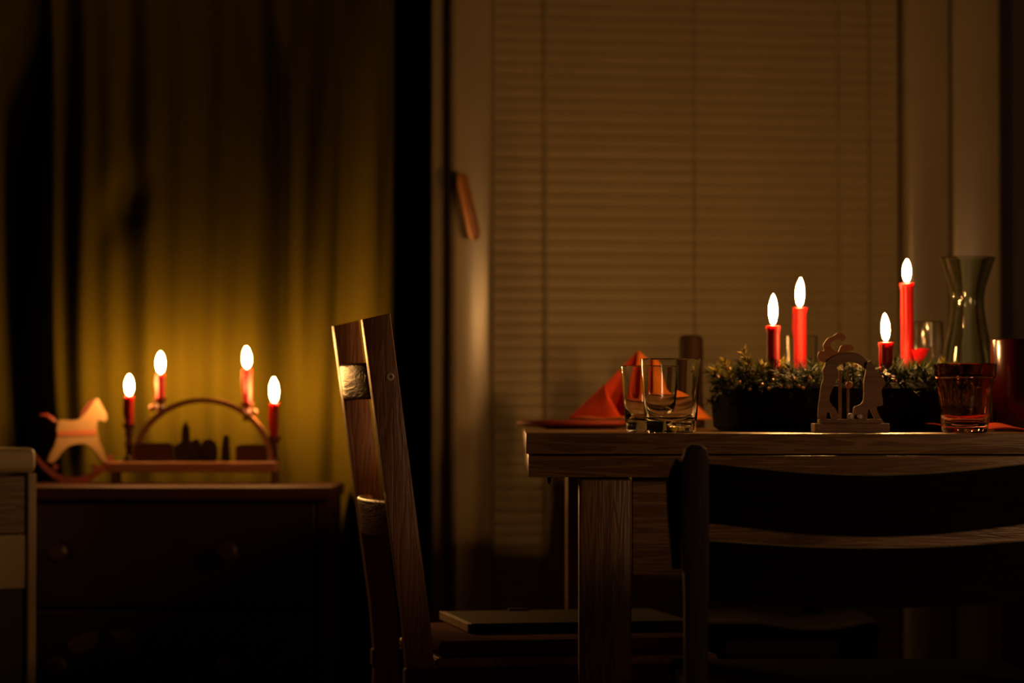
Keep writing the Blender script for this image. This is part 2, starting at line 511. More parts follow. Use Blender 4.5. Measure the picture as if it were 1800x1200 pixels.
bm = bmesh.new(); tube(bm, [(cur_x0 - 0.05, 5.42, 2.335), (cur_x1 + 0.02, 5.42, 2.335)], 0.012, 14)
obj('curtain_rod', bm, M['chest_edge'], cu, smooth=True)

# ============================================================ LEFT GROUP
# --- chest of drawers
ZC = P(300, 851, 4.93).z                      # chest top height
cx0, cx1 = P(-78, 900, 4.75).x, P(578, 900, 4.75).x
chest = thing('chest_of_drawers', 'low dark brown chest of drawers with round knobs under the candle arch', 'chest', ((cx0 + cx1) / 2, 4.75, 0))
hw = (cx1 - cx0) / 2
bm = bmesh.new(); box(bm, -hw - 0.006, hw + 0.006, -0.012, 0.345, ZC - 0.022, ZC, 0.005, 3); obj('top', bm, M['chest_edge'], chest, smooth=True)
bm = bmesh.new(); box(bm, -hw, -hw + 0.02, 0.0, 0.345, 0.0, ZC - 0.022, 0.002); obj('side_panel', bm, M['chest_edge'], chest)
bm = bmesh.new(); box(bm, hw - 0.02, hw, 0.0, 0.345, 0.0, ZC - 0.022, 0.002); obj('side_panel', bm, M['chest_edge'], chest)
bm = bmesh.new(); box(bm, -hw + 0.02, hw - 0.02, 0.335, 0.345, 0.0, ZC - 0.022); obj('back_panel', bm, M['chest'], chest)
bm = bmesh.new(); box(bm, -hw + 0.02, hw - 0.02, 0.03, 0.05, 0.0, 0.06); obj('plinth', bm, M['chest'], chest)
kz = [P(400, 970, 4.74).z, P(400, 1171, 4.74).z, None]
dz = kz[0] - kz[1]; kz[2] = kz[1] - dz
for i, zc in enumerate(kz):
    top = min(zc + dz / 2 - 0.003, ZC - 0.026); bot = max(zc - dz / 2 + 0.003, 0.065)
    bm = bmesh.new(); box(bm, -hw + 0.023, hw - 0.023, 0.002, 0.022, bot, top, 0.003)
    d = obj('drawer', bm, M['chest'], chest)
    for px in (100, 400):
        kx = P(px, 970, 4.73).x - (cx0 + cx1) / 2
        bm = bmesh.new(); lathe(bm, [(0, 0), (0.008, 0), (0.008, 0.012), (0.017, 0.018), (0.018, 0.026), (0.012, 0.032), (0, 0.033)], 20)
        bmesh.ops.rotate(bm, verts=bm.verts[:], matrix=Matrix.Rotation(PI / 2, 3, 'X'))
        bmesh.ops.translate(bm, verts=bm.verts[:], vec=(kx, 0.002, zc))
        obj('knob', bm, M['knob'], d, smooth=True)
    if i == 1:                                   # two faint painted leaf shapes on this drawer
        for pts in ([(118, 1128), (140, 1118), (168, 1108), (170, 1130), (150, 1148), (128, 1146)],
                    [(190, 1110), (215, 1106), (238, 1112), (244, 1132), (222, 1150), (206, 1130)]):
            q = [P(x, y, 4.75) for x, y in smooth_pts(pts, 4)]
            bm = bmesh.new(); prism(bm, [(p.x - (cx0 + cx1) / 2, p.z) for p in q], 0.0006, 0.003)
            obj('painted_leaf', bm, M['decal'], d, label='faint pale painted leaf')

# --- white console at the left edge
Yb = 4.52
xr = P(65, 900, Yb).x; zt = P(40, 787, Yb).z
cab = thing('side_cabinet', 'white side cabinet cut off by the left edge of the picture', 'cabinet', (xr, Yb, 0), math.radians(-55))
cw, cd_ = 0.25, 0.62
bm = bmesh.new(); box(bm, -cw, 0.0, -cd_, 0.0, zt - 0.040, zt, 0.010, 4); obj('top', bm, M['white_cab'], cab, smooth=True)
for (lx_, ly_) in ((-0.016, -0.016), (-cw + 0.0, -0.016), (-0.016, -cd_), (-cw, -cd_)):
    bm = bmesh.new(); box(bm, lx_, lx_ + 0.016, ly_, ly_ + 0.016, 0.0, zt - 0.0405, 0.003, 2); obj('leg', bm, M['white_cab'], cab)
z1, z2 = P(50, 938, Yb).z, P(30, 1034, Yb).z
bm = bmesh.new(); box(bm, -cw + 0.017, -0.006, -cd_ + 0.017, -0.017, z1, zt - 0.044, 0.002); obj('shaded_band', bm, M['cab_shade'], cab)  # solid band coloured as the shaded strip below the top
bm = bmesh.new(); box(bm, -cw + 0.017, -0.005, -cd_ + 0.017, -0.017, z2, z1 - 0.001, 0.002); obj('shelf_panel', bm, M['white_cab'], cab)
bm = bmesh.new(); box(bm, -cw + 0.017, -0.008, -cd_ + 0.017, -0.017, 0.05, z2 - 0.001, 0.002); obj('opening_block', bm, M['cab_opening_shade'], cab)  # solid dark block in place of the open, shaded compartment

# --- candles
def candle(name, label, group, x, y, zb, zt, r, flame_h, flame_r, lean=(0, 0), lip=0.12, drips=0):
    c = thing(name, label, 'candle', (x, y, zb), 0, group)
    H = zt - zb
    bm = bmesh.new()
    prof = [(0, 0), (r * 0.96, 0), (r, 0.002)]
    for k in range(1, 9): prof.append((r * (1 + 0.015 * math.sin(k * 2.1)), H * k / 10))
    prof += [(r * 1.0, H - 0.010), (r * (1 + lip), H - 0.004), (r * (1 + lip), H), (r * 0.85, H + 0.0004), (r * 0.6, H - 0.0022), (0, H - 0.003)]
    lathe(bm, prof, 24)
    obj('wax_body', bm, M['wax'], c, smooth=True)
    for k in range(drips):
        a = random.uniform(PI * 0.8, PI * 1.5) if drips < 4 else random.uniform(0, 2 * PI)
        L_ = random.uniform(0.3, 0.75) * H
        bm = bmesh.new()
        tube(bm, [(r * 1.02 * math.cos(a), r * 1.02 * math.sin(a), H - 0.003 - L_ * t) for t in (0, .3, .7, 1)], [0.0022, 0.0026, 0.0028, 0.001], 8)
        obj('wax_drip', bm, M['wax_orange'] if (k == 0 and drips == 3) else M['wax'], c, smooth=True)
    bm = bmesh.new()
    tube(bm, [(0, 0, H - 0.003), (0.0004, 0, H + 0.004), (0.0016, 0, H + 0.009)], [0.0011, 0.0010, 0.0007], 8)
    obj('wick', bm, M['wick'], c, smooth=True)
    bm = bmesh.new()
    pf = [(0.0, 0.0), (0.48, 0.05), (0.74, 0.14), (0.93, 0.28), (1.0, 0.42), (0.94, 0.58), (0.76, 0.74), (0.50, 0.87), (0.24, 0.96), (0, 1.0)]
    lathe(bm, [(a * flame_r, b * flame_h) for a, b in pf], 16)
    for v in bm.verts:
        t = v.co.z / flame_h
        v.co.x += lean[0] * t * t; v.co.y += lean[1] * t * t
        v.co.z += H + 0.0022
    obj('flame', bm, M['flame'], c, smooth=True)
    return c

# --- candle arch
YA = 4.995
ac = P(356, 850, YA)
arch = thing('candle_arch', 'wooden candle arch with little dark village figures on the chest', 'candle holder', (ac.x, YA, ZC))
def AL(px, py):                                # pixel -> local x, z on the arch plane
    p = P(px, py, YA); return (p.x - ac.x, p.z - ZC)
x0, zt_ = AL(192, 811); x1, zb_ = AL(490, 829)
bm = bmesh.new(); box(bm, x0, x1, -0.045, 0.045, zb_, zt_, 0.003); obj('base_board', bm, M['arch'], arch)
for px in (204, 484):
    a, _ = AL(px - 4, 840); b, _ = AL(px + 4, 840)
    bm = bmesh.new(); box(bm, a, b, -0.042, 0.042, 0.0, zb_, 0.002); obj('foot', bm, M['arch_red'], arch)
c0x, c0z = AL(357, 812)
outer = []; inner = []
ra, rb = S(124, YA), S(113, YA); th = S(9, YA)
for k in range(41):
    t = PI * k / 40
    outer.append((c0x + ra * math.cos(t), c0z + rb * math.sin(t)))
    inner.append((c0x + (ra - th) * math.cos(t), c0z + (rb - th) * math.sin(t)))
bm = bmesh.new()
ya, yb = -0.014, 0.014
va = [[bm.verts.new((x, y, z)) for (x, z) in ring] for ring, y in ((outer, ya), (inner, ya), (inner, yb), (outer, yb))]
for q in range(4):
    R1, R2 = va[q], va[(q + 1) % 4]
    for k in range(40): bm.faces.new((R1[k], R1[k + 1], R2[k + 1], R2[k]))
bm.faces.new([va[q][0] for q in range(4)]); bm.faces.new([va[q][40] for q in range(4)][::-1])
obj('arch_band', bm, M['arch'], arch)
def cup_at(px, py, name='candle_cup'):
    x, z = AL(px, py)
    bm = bmesh.new()
    lathe(bm, [(0, 0), (0.006, 0.0), (0.008, 0.004), (0.0065, 0.010), (0.0115, 0.018), (0.0125, 0.022), (0.0095, 0.022), (0.0085, 0.0165), (0, 0.0165)], 20, (x, 0, z - 0.022))
    obj(name, bm, M['cupm'], arch, smooth=True)
    return x, z - 0.022 + 0.0167
arch_c = [
    # px, flame top, candle top, candle base, label
    (227, 655, 696, 745, 'lit red candle low on the left end of the candle arch, beside the rocking horse', (0.0, 0)),
    (282, 615, 657, 699, 'lit red candle high on the left shoulder of the candle arch', (0.0, 0)),
    (434, 606, 648, 707, 'lit red candle high on the right shoulder of the candle arch, wax run down', (-0.0015, 0)),
    (482, 660, 708, 768, 'lit red candle low on the right end of the candle arch, nearest the chair', (-0.001, 0)),
]
for i, (px, ft, ct, cb, lab, lean) in enumerate(arch_c):
    x, zc = cup_at(px, cb)
    if i in (0, 3):                             # turned post up from the base board
        zz0 = zt_
        bm = bmesh.new(); hgt = zc - 0.0167 - zz0
        lathe(bm, [(0, 0), (0.010, 0), (0.010, 0.006), (0.006, 0.010), (0.0055, hgt * .5), (0.0085, hgt * .7), (0.0055, hgt * .85), (0.006, hgt), (0, hgt)], 18, (x, 0, zz0))
        obj('post', bm, M['cupm'], arch, smooth=True)
    else:                                       # short peg on the arch
        bm = bmesh.new(); lathe(bm, [(0, 0), (0.007, 0), (0.006, 0.012), (0, 0.012)], 14, (x, 0, zc - 0.0167 - 0.010))
        obj('peg', bm, M['cupm'], arch, smooth=True)
        bm = bmesh.new(); bmesh.ops.create_uvsphere(bm, u_segments=14, v_segments=10, radius=0.0065)
        bmesh.ops.translate(bm, verts=bm.verts[:], vec=(x + (-0.012 if i == 1 else 0.013), -0.010, zc - 0.012))
        obj('ball', bm, M['horse_or'], arch, smooth=True)
    p_t = P(px, ct, YA); p_f = P(px, ft, YA)
    zb = ZC + zc
    fh = p_f.z - p_t.z
    candle('arch_candle', lab, 'candles on the candle arch', ac.x + x, YA, zb + 0.0003, p_t.z, 0.0078, fh - 0.006, 0.0072, lean, 0.10, 3 if i == 2 else 1)
# village figures standing on the base board
def fig(name, pts, y0, y1, mat, lab=None):
    bm = bmesh.new(); prism(bm, [AL(x, y) for x, y in pts], y0, y1)
    obj(name, bm, mat, arch, label=lab)
fig('house_block', [(243, 812), (243, 782), (252, 778), (298, 778), (304, 784), (304, 812)], -0.02, 0.02, M['arch_red'])
fig('house_block', [(416, 812), (416, 785), (424, 781), (462, 781), (468, 786), (468, 812)], -0.02, 0.02, M['arch_red'])
fig('church', [(308, 812), (308, 783), (320, 776), (321, 752), (327, 740), (333, 752), (334, 776), (340, 774), (346, 770), (352, 776), (352, 812)], -0.012, 0.006, M['arch_dark'], 'tiny dark church with a tower')
fig('tree', [(354, 812), (352, 786), (358, 774), (370, 771), (379, 777), (383, 790), (382, 812)], -0.010, 0.004, M['arch_dark'])
fig('figure', [(389, 812), (390, 790), (393, 768), (398, 763), (403, 768), (404, 790), (405, 812)], -0.010, 0.002, M['arch_dark'])

# --- rocking horse
YH = 5.045
hc = P(130, 849, YH)
horse = thing('rocking_horse', 'small cream wooden rocking horse with red rockers on the chest', 'toy horse', (hc.x, YH, ZC), math.radians(14))
def HL(px, py):
    p = P(px, py, YH); return (p.x - hc.x, p.z - ZC)
body = [(99, 744), (103, 738), (116, 738), (130, 739), (140, 738), (150, 725), (158, 712), (166, 703), (170, 699), (174, 706), (180, 716), (186, 728), (187, 737), (183, 742), (176, 738), (169, 735), (167, 748), (168, 762),
        (173, 775), (181, 792), (187, 812), (178, 814), (170, 794), (160, 783), (148, 777), (132, 778), (120, 781), (110, 792), (97, 806), (92, 814), (82, 812), (86, 798), (95, 784), (101, 772), (99, 758)]
bm = bmesh.new(); prism(bm, [HL(x, y) for x, y in body], -0.011, 0.011, 0.002)
obj('body', bm, M['horse'], horse)
bm = bmesh.new(); prism(bm, [HL(x, y) for x, y in [(100, 757), (168, 755), (168, 764), (101, 766)]], -0.0125, 0.0125); obj('girth_band', bm, M['horse_or'], horse)
bm = bmesh.new(); prism(bm, [HL(x, y) for x, y in [(138, 737), (144, 722), (154, 708), (164, 701), (168, 703), (160, 712), (152, 724), (144, 738)]], -0.006, 0.006); obj('mane', bm, M['horse_red'], horse)
bm = bmesh.new()
tp = [HL(x, y) for x, y in ((101, 745), (92, 737), (82, 730), (70, 729))]
tube(bm, [(x, 0, z) for x, z in tp], [0.003, 0.0045, 0.004, 0.001], 10); obj('tail', bm, M['horse_red'], horse, smooth=True)
for yy in (-0.022, 0.010):
    out_, in_ = [], []
    for k in range(17):
        t = k / 16; px = 62 + 134 * t
        py = 851 - 40 * ((px - 130) / 67) ** 2 * 1.05
        out_.append(HL(px, py)); in_.append(HL(px, py - 11))
    bm = bmesh.new(); prism(bm, out_ + in_[::-1], yy, yy + 0.012, 0.001)
    obj('rocker', bm, M['horse_red'], horse)
for px in (96, 166):
    a = HL(px, 820)
    bm = bmesh.new(); box(bm, a[0] - 0.004, a[0] + 0.004, -0.021, 0.021, a[1] - 0.004, a[1] + 0.004); obj('cross_bar', bm, M['horse_red'], horse)

# ============================================================ TABLE
ZT = 0.7502
YT0, YT1 = 3.70, 4.68
tx0 = P(925, 780, YT0).x; tx1 = tx0 + 1.62
table = thing('dining_table', 'heavy knotty pine dining table with square legs', 'table', (tx0, YT0, 0))
th1 = S(35.5, YT0); th2 = S(38, YT0)
nb = 6; bw = (YT1 - YT0) / nb
for k in range(nb):
    bm = bmesh.new(); box(bm, 0, tx1 - tx0, k * bw + (0.0 if k == 0 else 0.0006), (k + 1) * bw - 0.0006, ZT - th1, ZT, 0.0007, 2)
    o = obj('top_board', bm, M['table_x'], table, smooth=True)
zb1 = ZT - th1 - 0.0022
bm = bmesh.new(); box(bm, 0.003, tx1 - tx0 - 0.003, 0.002, 0.075, zb1 - th2, zb1, 0.001, 2); obj('edge_rail', bm, M['table_x'], table, smooth=True)
bm = bmesh.new(); box(bm, 0.003, tx1 - tx0 - 0.003, YT1 - YT0 - 0.075, YT1 - YT0 - 0.002, zb1 - th2, zb1, 0.001, 2); obj('edge_rail', bm, M['table_x'], table, smooth=True)
bm = bmesh.new(); box(bm, 0.003, 0.075, 0.0755, YT1 - YT0 - 0.0755, zb1 - th2, zb1, 0.001, 2); obj('end_rail', bm, M['table_x'], table, smooth=True)
bm = bmesh.new(); box(bm, tx1 - tx0 - 0.075, tx1 - tx0 - 0.003, 0.0755, YT1 - YT0 - 0.0755, zb1 - th2, zb1, 0.001, 2); obj('end_rail', bm, M['table_x'], table, smooth=True)
zl = zb1 - th2 - 0.0015
lx0 = P(1018, 900, YT0 + 0.02).x - tx0; lx1 = P(1110, 900, YT0 + 0.02).x - tx0
lw = lx1 - lx0
for (a, b) in ((lx0, 0.02), (tx1 - tx0 - lx1, 0.02), (lx0, YT1 - YT0 - 0.02 - lw), (tx1 - tx0 - lx1, YT1 - YT0 - 0.02 - lw)):
    bm = bmesh.new(); box(bm, a, a + lw, b, b + lw, 0.0, zl, 0.004, 3); obj('leg', bm, M['table_z'], table, smooth=True)
# deep boards joining the legs, set back
bm = bmesh.new(); box(bm, lx1 + 0.002, tx1 - tx0 - lx1 - 0.002, 0.040, 0.064, zl - 0.128, zl, 0.002); obj('apron', bm, M['table_x'], table)
bm = bmesh.new(); lathe(bm, [(0, 0), (0.0022, 0), (0.0026, -0.006), (0.0012, -0.009), (0, -0.010)], 12, (P(966, 840, YT0).x - tx0, 0.03, zl + 0.0015)); obj('screw', bm, M['wick'], table, smooth=True)

# ============================================================ CHAIR AT THE LEFT END OF THE TABLE
ph = math.radians(10.6)
n0 = P(738.5, 1155, 3.85)
half_w = 0.160
cl = (n0.x - math.sin(ph) * half_w, 3.85 + math.cos(ph) * half_w)
chair = thing('ladder_back_chair', 'brown pine ladder-back chair with red seat at the left end of the table', 'chair', (cl[0], cl[1], 0), ph)
ZS = n0.z                                       # seat height
ztop = P(660, 557, 3.85).z
slope = 0.134
pw = 0.0185                                     # half width of a post, front to back
def post(yc, nm='back_post'):
    bm = bmesh.new()
    t = 0.013
    pts = []
    for zz in (0.0, ZS * 0.5, ZS - 0.03, ZS + 0.05, ZS + 0.2, ztop):
        xo = -slope * max(0, zz - ZS) - 0.03 * max(0, (ZS - 0.03 - zz) / ZS) * 1.0
        pts.append((xo, zz))
    # top cut square to the lean
    left = [(x - pw, z) for x, z in pts]; right = [(x + pw, z) for x, z in pts]
    right[-1] = (right[-1][0], right[-1][1] + 0.0045); left[-1] = (left[-1][0], left[-1][1] - 0.004)
    prism(bm, left + right[::-1], yc - t, yc + t, 0.0025)
    return obj(nm, bm, M['chair'], chair, smooth=True)
pn = post(-half_w); pf_ = post(half_w)
# screw ring on the near post
sp_ = P(678.5, 662, 3.83)
zz = sp_.z
bm = bmesh.new(); lathe(bm, [(0.0022, 0.0), (0.0056, 0.0), (0.0054, 0.0016), (0.0036, 0.0024), (0.0022, 0.0012)], 20, closed=True)
bmesh.ops.rotate(bm, verts=bm.verts[:], matrix=Matrix.Rotation(PI / 2, 3, 'X'))
bmesh.ops.translate(bm, verts=bm.verts[:], vec=(-slope * (zz - ZS) + 0.0075, -half_w - 0.0131, zz))
obj('bolt_ring', bm, M['metal'], pn, smooth=True, label='pale metal bolt ring')
def chair_slat(zc, h, bow=0.020, t=0.017):
    bm = bmesh.new()
    xo = -slope * (zc - ZS)
    n = 12
    rows = []
    for k in range(n + 1):
        s = -1 + 2 * k / n
        y = s * (half_w - 0.010)
        xb = xo - 0.004 - bow * (1 - s * s)
        rows.append([(xb - t / 2 + slope * h / 2 * 0 - slope * (-h / 2), y, zc - h / 2), (xb + t / 2 + slope * h / 2, y, zc - h / 2), (xb + t / 2 - slope * h / 2, y, zc + h / 2), (xb - t / 2 - slope * h / 2, y, zc + h / 2)])
    V = [[bm.verts.new(p) for p in r] for r in rows]
    for a, b in zip(V[:-1], V[1:]):
        for i in range(4):
            j = (i + 1) % 4
            bm.faces.new((a[i], a[j], b[j], b[i]))
    bm.faces.new(V[0][::-1]); bm.faces.new(V[-1])
    es = [e for e in bm.edges if abs(e.verts[0].co.y - e.verts[1].co.y) > 1e-4]
    bmesh.ops.bevel(bm, geom=es, offset=0.0045, segments=3, affect='EDGES', profile=0.5)
    return obj('back_slat', bm, M['chair_y'], chair, smooth=True)
chair_slat(P(632, 671, 4.02).z, S(62, 4.02))
chair_slat(P(668, 907, 4.02).z, S(66, 4.02))
sd = 0.40
bm = bmesh.new(); box(bm, -pw - 0.004, sd, -half_w - 0.017, -half_w + 0.012, ZS - 0.040, ZS - 0.014, 0.003)
obj('seat_rail', bm, M['chair_red'], chair)
bm = bmesh.new(); box(bm, -pw - 0.004, sd, half_w - 0.012, half_w + 0.017, ZS - 0.040, ZS - 0.014, 0.003)
obj('seat_rail', bm, M['chair_red'], chair)
bm = bmesh.new(); box(bm, pw + 0.002, sd + 0.01, -half_w - 0.018, half_w + 0.018, ZS - 0.0135, ZS, 0.004)
obj('seat', bm, M['chair_y'], chair)
bm = bmesh.new(); box(bm, pw + 0.006, sd, -half_w - 0.012, half_w + 0.012, ZS + 0.0005, ZS + 0.022, 0.009, 4)
obj('seat_cushion', bm, M['cushion'], chair, smooth=True)
for s in (-1, 1):
    bm = bmesh.new(); box(bm, sd - 0.045, sd - 0.005, s * half_w - 0.0128, s * half_w + 0.0128, 0.0, ZS - 0.041, 0.003); obj('front_leg', bm, M['chair'], chair)
    bm = bmesh.new(); box(bm, -0.02, sd - 0.046, s * half_w - 0.009, s * half_w + 0.009, 0.16, 0.19, 0.003); obj('stretcher', bm, M['chair_y'], chair)
# flat tray lying on the cushion
ZP = ZS + 0.0225
t_top = ZP + 0.013
dA = (HC - t_top) * F / 380.0
aA = Vector((S(825 - 900, dA), dA))
tray = thing('serving_tray', 'thin flat tray with candlelight painted on its left edge, lying on the red chair seat', 'tray', (aA.x, aA.y, ZP), ph)
bm = bmesh.new(); box(bm, 0.002, 0.32, 0.0, 0.25, 0.0, 0.013, 0.002); obj('tray_body', bm, M['tray'], tray)
bm = bmesh.new(); box(bm, -0.002, 0.0018, 0.0, 0.25, 0.001, 0.0128, 0.0008); obj('lit_edge_strip', bm, M['tray_edge_lit'], tray, label='edge strip painted as candlelit')
bm = bmesh.new(); box(bm, 0.10, 0.13, 0.236, 0.248, 0.0128, 0.0160, 0.001); obj('clasp', bm, M['wick'], tray)

# ============================================================ FOREGROUND CHAIR (seen from behind)
YF = 3.30
fl = P(1222, 1000, YF).x
fc = P(1532, 1000, YF).x
fch = thing('slat_back_chair', 'almost black slat-back chair in the right foreground, seen from behind', 'chair', (fc, YF, 0))
hwf = fc - fl
zp = P(1222, 780, YF).z
for s in (-1, 1):
    bm = bmesh.new()
    wv = S(23.5, YF)
    pts = [(-wv * 0.82, 0.0), (-wv * 0.82, P(0, 1060, YF).z), (-wv, P(0, 900, YF).z), (-wv * 0.98, zp - 0.018), (-wv * 0.72, zp - 0.005), (-wv * 0.25, zp), (wv * 0.4, zp - 0.0005), (wv * 0.82, zp - 0.006), (wv, zp - 0.02),
           (wv, P(0, 1055, YF).z), (wv * 0.7, P(0, 1062, YF).z), (wv * 0.6, 0.0)]
    if s > 0: pts = [(-x, z) for x, z in pts][::-1]
    prism(bm, [(s * hwf + x, z) for x, z in pts], -0.016, 0.016, 0.003)
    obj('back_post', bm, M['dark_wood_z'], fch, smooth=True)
    # side plate fixed to the outside of the post
    a = S(24, YF); b = S(49, YF)
    pl = [(a, P(0, 812, YF).z), (a, P(0, 1000, YF).z), (b - 0.006, P(0, 1000, YF).z), (b - 0.002, P(0, 920, YF).z), (b, P(0, 850, YF).z), (b - 0.006, P(0, 832, YF).z), (a + 0.006, P(0, 806, YF).z)]
    bm = bmesh.new(); prism(bm, [(s * (hwf + x), z) for x, z in (pl if s > 0 else pl[::-1])], 0.0, 0.03, 0.002)
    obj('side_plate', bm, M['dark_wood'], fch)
def fslat(name, top, bot, y0):
    """top/bot: pixel rows at the post and in the middle"""
    bm = bmesh.new()
    n = 24; rows = []
    hs = hwf - S(22, YF)
    for k in range(n + 1):
        s = -1 + 2 * k / n
        f = (1 - s * s) ** 1.3
        za = P(0, top[0] + (top[1] - top[0]) * f, YF).z; zc = P(0, bot[0] + (bot[1] - bot[0]) * f, YF).z
        yy = y0 - 0.012 * (1 - s * s)
        rows.append([(s * hs, yy - 0.008, zc), (s * hs, yy + 0.008, zc), (s * hs, yy + 0.008, za), (s * hs, yy - 0.008, za)])
    V = [[bm.verts.new(p) for p in r] for r in rows]
    for a, b in zip(V[:-1], V[1:]):
        for i in range(4): bm.faces.new((a[i], a[(i + 1) % 4], b[(i + 1) % 4], b[i]))
    bm.faces.new(V[0][::-1]); bm.faces.new(V[-1])
    es = [e for e in bm.edges if abs(e.verts[0].co.x - e.verts[1].co.x) > 1e-4]
    bmesh.ops.bevel(bm, geom=es, offset=0.003, segments=2, affect='EDGES', profile=0.5)
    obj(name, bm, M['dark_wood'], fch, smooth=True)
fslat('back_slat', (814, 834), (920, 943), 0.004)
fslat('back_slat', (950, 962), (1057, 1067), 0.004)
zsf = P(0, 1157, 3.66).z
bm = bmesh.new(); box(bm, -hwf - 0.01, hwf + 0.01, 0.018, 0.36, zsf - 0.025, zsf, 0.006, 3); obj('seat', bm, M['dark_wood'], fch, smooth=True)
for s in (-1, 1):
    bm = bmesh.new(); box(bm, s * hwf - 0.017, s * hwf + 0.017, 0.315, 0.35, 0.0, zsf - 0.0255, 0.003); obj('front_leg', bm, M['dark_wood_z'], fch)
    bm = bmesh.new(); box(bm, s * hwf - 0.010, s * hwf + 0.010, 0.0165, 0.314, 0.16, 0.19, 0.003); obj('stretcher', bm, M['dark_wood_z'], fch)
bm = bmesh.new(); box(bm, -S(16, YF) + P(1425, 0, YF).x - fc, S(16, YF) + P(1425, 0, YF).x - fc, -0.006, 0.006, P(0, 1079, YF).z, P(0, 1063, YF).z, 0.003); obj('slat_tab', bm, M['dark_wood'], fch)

# --- low stool on the far side, seen under the table
YS = 4.80
sx0, sx1 = P(1238, 1100, YS).x, P(1546, 1100, YS).x
stool = thing('low_stool', 'dark low stool with a sagging seat, seen under the table behind the chair slats', 'stool', ((sx0 + sx1) / 2, YS, 0))
sw = (sx1 - sx0) / 2
bm = bmesh.new()
ztp = P(0, 1094, YS).z
n = 16; rows = []
for k in range(n + 1):
    s = -1 + 2 * k / n
    dip = 0.012 * max(0, 1 - ((s - 0.25) / 0.6) ** 2)
    rows.append([(s * sw, 0.0, ztp - 0.030), (s * sw, 0.28, ztp - 0.030), (s * sw, 0.28, ztp - dip), (s * sw, 0.0, ztp - dip)])
V = [[bm.verts.new(p) for p in r] for r in rows]
for a, b in zip(V[:-1], V[1:]):
    for i in range(4): bm.faces.new((a[i], a[(i + 1) % 4], b[(i + 1) % 4], b[i]))
bm.faces.new(V[0][::-1]); bm.faces.new(V[-1])
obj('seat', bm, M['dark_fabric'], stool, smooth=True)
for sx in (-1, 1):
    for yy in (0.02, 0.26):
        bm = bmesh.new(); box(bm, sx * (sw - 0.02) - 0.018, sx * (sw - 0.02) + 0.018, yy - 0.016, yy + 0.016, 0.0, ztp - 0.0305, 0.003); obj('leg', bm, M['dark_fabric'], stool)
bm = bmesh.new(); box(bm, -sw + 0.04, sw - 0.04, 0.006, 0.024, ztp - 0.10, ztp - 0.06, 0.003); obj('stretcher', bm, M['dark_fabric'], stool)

# ============================================================ ON THE TABLE
def tumbler_profile(rb, rt, h, wall=0.0022, base_t=0.016, collar=None):
    o = [(0, 0), (rb - 0.003, 0), (rb, 0.003)]
    if collar:
        o += [(collar[0], h - collar[1]), (rt - 0.001, h - collar[1] + 0.002), (rt, h - 0.001), (rt - wall * 0.5, h)]
    else:
        o += [(rb + (rt - rb) * t, 0.003 + (h - 0.004) * t) for t in (0.25, 0.5, 0.75, 1.0)]
        o += [(rt - wall * 0.5, h)]
    rin = rt - wall
    o += [(rin, h - 0.001)]
    if collar:
        o += [(collar[0] - wall, h - collar[1] - 0.002)]
    k = 4
    top_in = collar[0] - wall if collar else rin
    hh = (h - collar[1]) if collar else h
    for t in (0.75, 0.5, 0.25):
        zz = base_t + (hh - base_t) * t
        o.append((rb - wall + (top_in - (rb - wall)) * (zz / hh), zz))
    o += [(rb - wall - 0.002, base_t + 0.004), (rb - wall - 0.008, base_t), (0, base_t - 0.001)]
    return o
def solid(name, label, cat, x, y, prof, mat, n=48, group=None):
    bm = bmesh.new(); lathe(bm, prof, n)
    o = obj(name, bm, mat, smooth=True, loc=(x, y, ZT + 0.0003))
    return tag(o, label, cat, group)

# clear tumblers
g1 = P(1179, 750, 3.82)
solid('glass_tumbler', 'clear thick-based glass tumbler at the front edge of the table', 'glass', g1.x, 3.82,
      tumbler_profile(S(45, 3.82), S(53, 3.82), S(130, 3.82), base_t=0.017), M['glass'], group='drinking glasses')
g2 = P(1143, 750, 3.935)
solid('glass_tumbler', 'clear glass tumbler half hidden behind the front tumbler, before the red napkin', 'glass', g2.x, 3.935,
      tumbler_profile(S(43, 3.935), S(52, 3.935), P(0, 643, 3.935).z - ZT, base_t=0.015), M['glass'], group='drinking glasses')
# rose tinted tumbler with a collar rim
g3 = P(1696, 750, 3.83)
solid('rose_tumbler', 'rose tinted glass tumbler with a collared rim at the right front', 'glass', g3.x, 3.83,
      tumbler_profile(S(40, 3.83), S(56, 3.83), S(121, 3.83), 0.0025, 0.012, collar=(S(51, 3.83), S(26, 3.83))), M['glass_red'], group='drinking glasses')
# tall slim glass behind the second candle
g4 = P(1409, 700, 4.47)
solid('tall_glass', 'slim tall clear glass standing behind the second candle', 'glass', g4.x, 4.47,
      tumbler_profile(0.021, 0.026, P(0, 590, 4.47).z - ZT, 0.003, 0.012), M['glass_soft'], group='drinking glasses')
# goblet
gx = P(1632, 700, 4.45); gh = P(0, 565, 4.45).z - ZT
gob = [(0, 0), (0.028, 0), (0.028, 0.0015), (0.006, 0.006), (0.0035, 0.012), (0.0035, 0.070), (0.006, 0.078), (0.018, 0.092), (0.0235, 0.112), (0.0245, 0.13), (0.0225, gh - 0.002), (0.0218, gh), (0.0208, gh - 0.001),
       (0.0228, 0.13), (0.0218, 0.112), (0.0165, 0.095), (0.005, 0.083), (0, 0.082)]
solid('stemmed_glass', 'clear stemmed glass between the tallest candle and the carafe', 'glass', gx.x, 4.45, gob, M['glass_soft'], group='drinking glasses')
